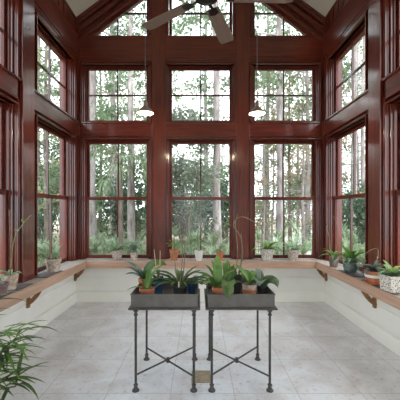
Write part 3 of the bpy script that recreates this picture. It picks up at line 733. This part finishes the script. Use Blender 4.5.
foliage(t, [(8, .19, .095, 62, 140, 30), (30, .18, .08, 66, 110), (-30, .16, .08, 55, 120)], z, 'leaf_dark', 'broad_leaf')
stick(t, [(-.01, .02, z - .03), (-.012, .03, z + .20)], .0032, 'stake')

# --- floor plant, lower left
t = thing('potted_bamboo_palm', 'leafy bamboo palm in a floor pot at the lower left', 'potted plant', (-1.80, 2.20, 0))
z = pot(t, 'round', .125, .27, 'mauve', 'soil')
r = random.Random(12); ms = MB(); ml = MB()
canes = [(.05, -.05, .72), (.12, .05, .78), (.2, -.08, .62), (.32, .02, .50), (.20, -.18, .48), (.06, .12, .74), (.40, -.1, .34), (.30, -.16, .42), (.34, .10, .54), (.42, -.04, .26)]
for cxx, cyy, hh in canes:
    pts = curve([(cxx * .3, cyy * .3, z - .02), (cxx * .7, cyy * .7, z + (hh - .3) * .55), (cxx * 1.15, cyy * 1.2, hh)], 5)
    ms.tube(pts, .005, 6)
    for k in range(9):
        p = pts[min(3 + k, len(pts) - 1)]
        ml.leaf(p, r.uniform(-75, 60) if r.random() < .8 else r.uniform(0, 360), r.uniform(.22, .36), r.uniform(.022, .034), r.uniform(15, 50), r.uniform(30, 80), segs=8, peak=.35)
ms.build('cane', 'stem_green', t, True); ml.build('leaves', 'leaf_dark', t, 'leaf')
ml = MB()
for k in range(44):
    ml.leaf((r.uniform(.2, .4), r.uniform(-.15, .1), r.uniform(.3, .65)), r.uniform(-50, 40), r.uniform(.2, .34), r.uniform(.016, .026), r.uniform(0, 50), r.uniform(30, 70), segs=8, peak=.35)
ml.build('young_leaves', 'leaf_green', t, 'leaf')

# ------------------------------------------------------------------ ceiling fan
FX, FY, FZ = 0.045, 2.95, 3.56
t = thing('ceiling_fan', 'ceiling fan with taupe paddle blades and dark motor on a long rod', 'ceiling fan', (FX, FY, FZ))
apex = HP + SL * HW
mb = MB(); mb.lathe([(.012, .12), (.012, apex - FZ - .05)], 12); mb.build('down_rod', 'fan_metal', t, True)
mb = MB(); mb.lathe([(.02, apex - FZ - .16), (.075, apex - FZ - .06), (.08, apex - FZ - .02)], 20); mb.build('ceiling_canopy', 'fan_metal', t, True)
mb = MB(); mb.lathe([(.02, -.05), (.055, -.046), (.07, -.035), (.07, -.018), (.115, -.015), (.13, .01), (.13, .06), (.10, .10), (.04, .13), (.015, .15)], 28); mb.build('motor', 'fan_metal', t, True)
for k in range(5):
    a = math.radians(-1 + 72 * k + 0)
    bl = MB(); n = 10; pts = []
    for i in range(n + 1):
        s_ = i / n; w = .068 + .024 * s_
        if s_ > .93: w -= .02
        pts.append((.19 + .66 * s_, w))
    tilt = math.radians(-10)
    def TT(x, y, zz): return (x, y * math.cos(tilt) - zz * math.sin(tilt), y * math.sin(tilt) + zz * math.cos(tilt))
    prof = [(x, -w) for x, w in pts] + [(x, w) for x, w in pts[::-1]]
    bl.prism(prof, -.004, .004, lambda u, w, v: TT(u, v, w))
    b = bl.build('blade', 'blade', t, bevel=.002); b.rotation_euler = (0, 0, a)
    ir = MB(); ir.prism([(.09, -.02), (.17, -.012), (.21, -.045), (.27, -.05), (.29, 0), (.27, .05), (.21, .045), (.17, .012), (.09, .02)], -.012, -.0045, lambda u, w, v: TT(u, v, w))
    i_ = ir.build('blade_iron', 'fan_metal', b, bevel=.001)

# ------------------------------------------------------------------ pendant lamps
def pendant(label, x, y, zb):
    t = thing('pendant_lamp', label, 'lamp', (x, y, zb))
    ztop = HP + SL * (HW - abs(x)) - zb
    mb = MB(); mb.tube([(0, 0, .135), (0, 0, ztop - .02)], .0045, 6); mb.build('cord', 'cord', t, True)
    mb = MB(); mb.lathe([(.05, ztop - .045), (.05, ztop - .03), (.02, ztop - .02), (.012, ztop)], 16); mb.build('ceiling_rose', 'lamp_out', t, True)
    mb = MB(); mb.lathe([(.024, .080), (.027, .115), (.022, .135), (.010, .15), (.004, .16)], 16); mb.build('socket_cap', 'lamp_out', t, True)
    mb = MB(); pr = [(.098, .0), (.095, .012), (.066, .040), (.038, .066), (.024, .085)]
    mb.lathe(pr, 28, cap=False); s = mb.build('lamp_shade', 'lamp_out', t, True)
    mb = MB(); mb.lathe([(a - .003, b - .002) for a, b in pr], 28, cap=False); mb.build('shade_lining', 'lamp_in', s, True)
    mb = MB(); mb.lathe([(.004, -.006), (.022, .0), (.030, .018), (.026, .038), (.014, .058)], 16); mb.build('bulb', 'bulb', t, True)
    L = bpy.data.lights.new('pendant_light', 'POINT'); L.energy = 2.5; L.color = (1, .82, .6); L.shadow_soft_size = .04
    lo = bpy.data.objects.new('pendant_light', L); COL.objects.link(lo); lo.parent = t; lo.location = (0, 0, -.03)
pendant('left lit pendant lamp with a flared metal shade hanging before the end wall', -0.66, 3.6, 2.64)
pendant('right lit pendant lamp with a flared metal shade hanging before the end wall', 0.655, 3.6, 2.635)

# ------------------------------------------------------------------ outdoors
GZ = -0.25
mb = MB(); mb.box(-45, 45, -12, 60, GZ - .2, GZ); g = struct(mb.build('ground', 'ground'))
mb = MB()
pts = [(2.2, 9), (3.4, 12), (4.8, 17), (7.5, 22), (13, 26), (22, 29)]
prev = None
for i, (x, y) in enumerate(pts):
    a = Vector((pts[min(i + 1, 5)][0] - pts[max(i - 1, 0)][0], pts[min(i + 1, 5)][1] - pts[max(i - 1, 0)][1])).normalized(); w = 1.3
    cur = [mb.bm.verts.new((x - a.y * w, y + a.x * w, GZ + .012)), mb.bm.verts.new((x + a.y * w, y - a.x * w, GZ + .012))]
    if prev: mb.face([prev[0], prev[1], cur[1], cur[0]])
    prev = cur
struct(mb.build('path', 'sand'))

def leafblob(mb, c, rad, n, size, rr, flat=.7):
    for _ in range(n):
        v = Vector((rr.gauss(0, 1), rr.gauss(0, 1), rr.gauss(0, 1))).normalized() * (rr.random() ** .5)
        p = Vector(c) + Vector((v.x * rad, v.y * rad, v.z * rad * flat))
        a = Vector((rr.gauss(0, 1), rr.gauss(0, 1), rr.gauss(0, 1))).normalized(); b = a.orthogonal().normalized()
        b = (Matrix.Rotation(rr.uniform(0, 6.28), 3, a) @ b); l = size * rr.uniform(.6, 1.3)
        q = a.cross(b) * l * .35
        mb.face([mb.bm.verts.new(p - b * l * .5), mb.bm.verts.new(p + q), mb.bm.verts.new(p + b * l * .5), mb.bm.verts.new(p - q)])

# mesh prototypes: list of [(part, mesh)], shared between copies
def mesh_of(mb, name, key, smooth=False):
    o = mb.build(name, key, None, smooth); me = o.data; bpy.data.objects.remove(o); return me
def pine_kind(seed, r0, H, low, key='needle', barkk='bark', nb=24, nleaf=95, brad=.75, lsize=.15):
    rr = random.Random(seed); tr = MB(); n = 12
    pts = []; x = y = 0
    for i in range(n + 1):
        pts.append((x, y, H * i / n)); x += rr.uniform(-.05, .05); y += rr.uniform(-.05, .05)
    tr.tube(pts, [r0 * (1.15 if i == 0 else 1 - .06 * i) for i in range(n + 1)], 12)
    br = MB(); lf = MB()
    for k in range(nb):
        h = low + (H - low) * (k + .5) / nb; i = min(int(h / H * n), n - 1); p = Vector(pts[i]); p.z = h
        a = rr.uniform(0, 6.28); L = rr.uniform(.9, 2.3)
        q1 = p + Vector((math.cos(a) * L * .5, math.sin(a) * L * .5, rr.uniform(-.1, .35))); q2 = p + Vector((math.cos(a + .2) * L, math.sin(a + .2) * L, rr.uniform(-.3, .7)))
        br.tube([p, q1, q2], [.028, .018, .006], 5)
        leafblob(lf, q2, brad * rr.uniform(.6, 1.1), nleaf, lsize, rr, .55); leafblob(lf, q1, brad * .5, nleaf // 3, lsize, rr, .5)
    return [('trunk', mesh_of(tr, 'trunk', barkk, True)), ('branch', mesh_of(br, 'branch', barkk, True)), ('foliage', mesh_of(lf, 'foliage', key))]
def bush_kind(seed, key, H, rad, n=1100, size=.10):
    rr = random.Random(seed); lf = MB(); st = MB()
    for k in range(9):
        a = rr.uniform(0, 6.28); d = rad * rr.uniform(.2, .8); c = (math.cos(a) * d, math.sin(a) * d, H * rr.uniform(.25, .85))
        st.tube([(0, 0, -.05), (c[0] * .5, c[1] * .5, c[2] * .6), c], [.02, .012, .005], 5)
        leafblob(lf, c, rad * .55, n // 9, size, rr, .8)
    return [('stem', mesh_of(st, 'stem', 'bark_dark', True)), ('foliage', mesh_of(lf, 'foliage', key))]
def fan_frond(lf, st, base, az, L, el, fan, rr, nl=15, wl=.03, droop=50):
    a = math.radians(az); e = math.radians(el)
    d = Vector((math.cos(a) * math.cos(e), math.sin(a) * math.cos(e), math.sin(e))); tip = Vector(base) + d * L
    st.tube([base, Vector(base) + d * L * .5 + Vector((0, 0, .02)), tip], [.012, .009, .006], 5)
    for i in range(nl):
        s_ = (i / (nl - 1) - .5) * 2
        lf.leaf(tip, az + s_ * 85, fan * (1 - .25 * abs(s_)) * rr.uniform(.85, 1.1), wl, el * (1 - .3 * abs(s_)) + rr.uniform(-8, 8), droop * rr.uniform(.7, 1.3), segs=4, fold=.15, peak=.3)
def palmetto_kind(seed):
    rr = random.Random(seed); lf = MB(); st = MB()
    for k in range(16): fan_frond(lf, st, (rr.uniform(-.1, .1), rr.uniform(-.1, .1), 0), k * 67 % 360 + rr.uniform(-15, 15), rr.uniform(.45, .95), rr.uniform(30, 80), rr.uniform(.38, .55), rr)
    return [('stalk', mesh_of(st, 'stalk', 'stem_green', True)), ('fronds', mesh_of(lf, 'fronds', 'palmetto', 'leaf'))]
def palm_kind(seed, H):
    rr = random.Random(seed); lf = MB(); st = MB(); tr = MB()
    tr.tube([(0, 0, 0), (.05, 0, H * .5), (0, .03, H)], [.13, .10, .12], 12)
    for k in range(30): fan_frond(lf, st, (0, 0, H + rr.uniform(-.15, .1)), k * 137.5 % 360, rr.uniform(.7, 1.1), rr.uniform(-55, 75), rr.uniform(.7, 1.0), rr, 15, .045, 90)
    return [('trunk', mesh_of(tr, 'trunk', 'bark_dark', True)), ('stalk', mesh_of(st, 'stalk', 'stem_green', True)), ('fronds', mesh_of(lf, 'fronds', 'palm', 'leaf'))]
def place(kind, name, label, cat, x, y, rz=0, sc=1.0, group=None, z=GZ):
    t = thing(name, label, cat, (x, y, z), rz, group, sc)
    for nm, me in kind:
        o = bpy.data.objects.new(nm, me); COL.objects.link(o); o.parent = t
    return t
K_pineA = pine_kind(1, .19, 15, 4.6); K_pineB = pine_kind(2, .13, 14, 5.0, 'needle', 'bark', 22); K_oak = pine_kind(3, .10, 11, 2.0, 'tree_leaf', 'bark_dark', 30, 60, .8, .15)
K_rust = pine_kind(4, .09, 10, 1.6, 'rust_leaf', 'bark', 28, 45, .8, .14)
K_bare = pine_kind(5, .07, 12, 2.5, 'tree_leaf', 'bark', 22, 16, .8, .15)
K_b1 = bush_kind(11, 'hedge', 1.5, 1.0); K_b2 = bush_kind(12, 'hedge_dark', 2.3, 1.1, 1400, .12); K_b3 = bush_kind(13, 'tree_leaf', 1.8, 1.0, 900, .11)
K_pal = [palmetto_kind(21), palmetto_kind(22)]
K_palm = palm_kind(31, 4.1)
def X(px, Y): return (px - 199) / 306 * Y + CX
G1 = 'pine trees close to the end wall'
for px, Y, k, sc, lab in ((91, 9.5, K_pineB, 1.1, 'grey pine trunk at the left edge of the left end window'), (113, 12.5, K_pineA, .85, 'grey pine trunk behind the palm in the left end window'),
                     (131, 9, K_pineA, .66, 'stout grey pine trunk in the right half of the left end window'), (216, 9, K_pineB, 1.0, 'straight grey pine trunk in the right half of the middle end window'),
                     (206, 15, K_pineB, 1.0, 'thin pale pine trunk behind the middle muntin'), (281, 11.5, K_pineB, 1.15, 'grey pine trunk near the muntin of the right end window'),
                     (267, 16, K_pineA, .9, 'distant pine trunk at the left of the right end window'), (307, 14, K_pineB, 1, 'slim pine trunk at the right edge of the right end window')):
    place(k, 'pine_tree', lab, 'tree', X(px, Y), Y, R.uniform(0, 6), sc, G1)
place(K_palm, 'palm_tree', 'fan palm with drooping fronds in the left end window', 'palm', X(119, 8.2), 8.2, 0.4, .78)
K_weep = bush_kind(33, 'weep', 5.2, 1.05, 7000, .10)
place(K_weep, 'evergreen_tree', 'soft grey green evergreen filling the left half of the middle end window', 'tree', X(184, 9), 9.0, 2.0, 1.0)
K_tall = bush_kind(34, 'hedge', 3.6, 1.3, 3600, .10)
for px, Y, sc, k, lab in ((262, 13.5, .9, 0, 'rusty leaved small tree at the left of the right end window'), (290, 15.5, 1.0, 1, 'thin twiggy tree in the middle of the right end window'), (304, 12.5, .85, 0, 'rusty leaved small tree at the right of the right end window'), (297, 18, 1.1, 0, 'far rusty tree beyond the sandy clearing'), (100, 15, 1.0, 1, 'thin twiggy tree behind the palm in the left end window')):
    place(K_rust if k == 0 else K_oak, 'small_tree', lab, 'tree', X(px, Y), Y, R.uniform(0, 6), sc)
# side garden trees
for x, y, k, sc, lab in ((-4.6, 9.2, K_oak, .8, 'leafy yellow green tree outside the left windows near the corner'), (-5.4, 6.6, K_oak, .7, 'leafy yellow green tree beside the left windows'),
                     (4.9, 9.0, K_bare, 1, 'slender half bare tree outside the right windows near the corner'), (5.8, 11.5, K_pineB, 1, 'pine outside the far right window'), (-6.4, 12, K_pineA, .9, 'pine outside the far left window'),
                     (5.6, 7.4, K_oak, .7, 'leafy yellow green tree beside the right windows'), (6.8, 13, K_rust, .9, 'rusty leaved tree beyond the right windows')):
    place(k, 'garden_tree', lab, 'tree', x, y, R.uniform(0, 6), sc)
# woodland behind
n = 0
for Y in (15, 19, 24):
    k = -1.0
    while k <= 1.0:
        kind = R.choice([K_oak, K_rust, K_bare, K_bare, K_pineB, K_oak])
        lab = {id(K_oak): 'yellow green leafy tree in the woodland beyond the garden', id(K_rust): 'rusty leaved tree in the woodland beyond the garden', id(K_bare): 'slim half bare tree in the woodland beyond the garden', id(K_pineB): 'straight pine in the woodland beyond the garden'}[id(kind)]
        place(kind, 'woodland_tree', lab, 'tree', k * Y * .95 + R.uniform(-1, 1), Y + R.uniform(-1.5, 1.5), R.uniform(0, 6), R.uniform(.75, 1.1), lab.replace('tree in', 'trees in').replace('pine in', 'pines in'))
        k += 3.0 / Y * R.uniform(.8, 1.2) * (1 if Y < 20 else 1.2)
# understorey bushes
for Y, stp in ((12.5, 1.7), (17, 1.8), (22, 2.4)):
    k = -1.0
    while k <= 1.0:
        kind = R.choice([K_b1, K_b2, K_b3, K_tall, K_tall]); x = k * Y * .9 + R.uniform(-.5, .5)
        lab = {id(K_b1): 'mid green bush in the undergrowth behind the palmettos', id(K_tall): 'tall mid green thicket bush behind the palmettos', id(K_b2): 'dark evergreen bush in the undergrowth behind the palmettos', id(K_b3): 'yellow green bush in the undergrowth behind the palmettos'}[id(kind)]
        if not (abs(x - (3.4 if Y < 14 else 4.8)) < 1.6 and Y < 20):
            place(kind, 'garden_bush', lab, 'bush', x, Y + R.uniform(-.8, .8), R.uniform(0, 6), R.uniform(.9, 1.5), lab.replace('bush', 'bushes'))
        k += stp / Y
for sgn in (-1, 1):
    for y in (4.2, 5.8, 7.4, 9.0, 10.6):
        kind = R.choice([K_b1, K_b2, K_b1]); side = 'left' if sgn < 0 else 'right'
        kl = 'dark evergreen' if kind is K_b2 else 'mid green'
        place(kind, 'garden_bush', kl + ' bush growing outside the %s windows' % side, 'bush', sgn * (4.6 + R.uniform(0, 1.6)), y, R.uniform(0, 6), R.uniform(.9, 1.3), kl + ' bushes outside the %s windows' % side)
for i, px in enumerate((86, 97, 108, 120, 133, 143, 172, 183, 194, 208, 222, 233, 257, 268, 281, 296, 309, 50, 36, 62, 342, 356, 366)):
    Y = 7.6 + (i * 37 % 5) * .55
    if px < 70 or px > 330: Y = 6.9 + (i % 3) * .5
    where = 'left' if px < 150 else 'middle' if px < 240 else 'right'
    if px < 70 or px > 330: lab = 'silvery palmetto outside the far %s side window' % ('left' if px < 70 else 'right'); gp = 'silvery palmettos outside the far %s side window' % ('left' if px < 70 else 'right')
    else: lab = 'silvery palmetto clump low in the %s end window' % where; gp = 'silvery palmettos low in the %s end window' % where
    place(K_pal[i % 2], 'palmetto', lab, 'shrub', X(px, Y), Y, R.uniform(0, 6), R.uniform(.85, 1.15), gp)

# ------------------------------------------------------------------ light
w = bpy.data.worlds.new('overcast'); scene.world = w; w.use_nodes = True
nt = w.node_tree; bg = nt.nodes['Background']
tc = nt.nodes.new('ShaderNodeTexCoord'); sp = nt.nodes.new('ShaderNodeSeparateXYZ'); nt.links.new(tc.outputs['Generated'], sp.inputs[0])
cr = nt.nodes.new('ShaderNodeValToRGB'); e = cr.color_ramp.elements
e[0].position = 0.48; e[0].color = (0.72, 0.77, 0.82, 1); e[1].position = 1.0; e[1].color = (0.74, 0.87, 1.0, 1)
x_ = e.new(0.62); x_.color = (0.93, 0.97, 1, 1)
mr = nt.nodes.new('ShaderNodeMath'); mr.operation = 'MULTIPLY_ADD'; mr.inputs[1].default_value = .5; mr.inputs[2].default_value = .5
nt.links.new(sp.outputs['Z'], mr.inputs[0]); nt.links.new(mr.outputs[0], cr.inputs[0]); nt.links.new(cr.outputs[0], bg.inputs['Color'])
bg.inputs['Strength'].default_value = 1.6
S = bpy.data.lights.new('sun', 'SUN'); S.energy = 1.0; S.angle = math.radians(25); S.color = (1, .97, .92)
so = bpy.data.objects.new('sun', S); COL.objects.link(so); so.rotation_euler = (math.radians(38), math.radians(12), math.radians(20))

# ------------------------------------------------------------------ camera
cam = bpy.data.cameras.new('camera'); co = bpy.data.objects.new('camera', cam); COL.objects.link(co)
co.location = (CX, 0, 1.5); co.rotation_euler = (PI / 2, 0, 0)
cam.sensor_width = 36; cam.lens = 306 / 400 * 36; cam.shift_x = 1 / 400; cam.shift_y = 10 / 400
cam.clip_end = 200; cam.clip_start = 0.05
scene.camera = co
scene.view_settings.view_transform = 'Standard'
scene.view_settings.exposure = 1.5
scene.cycles.max_bounces = 10; scene.cycles.transparent_max_bounces = 24; scene.cycles.diffuse_bounces = 5
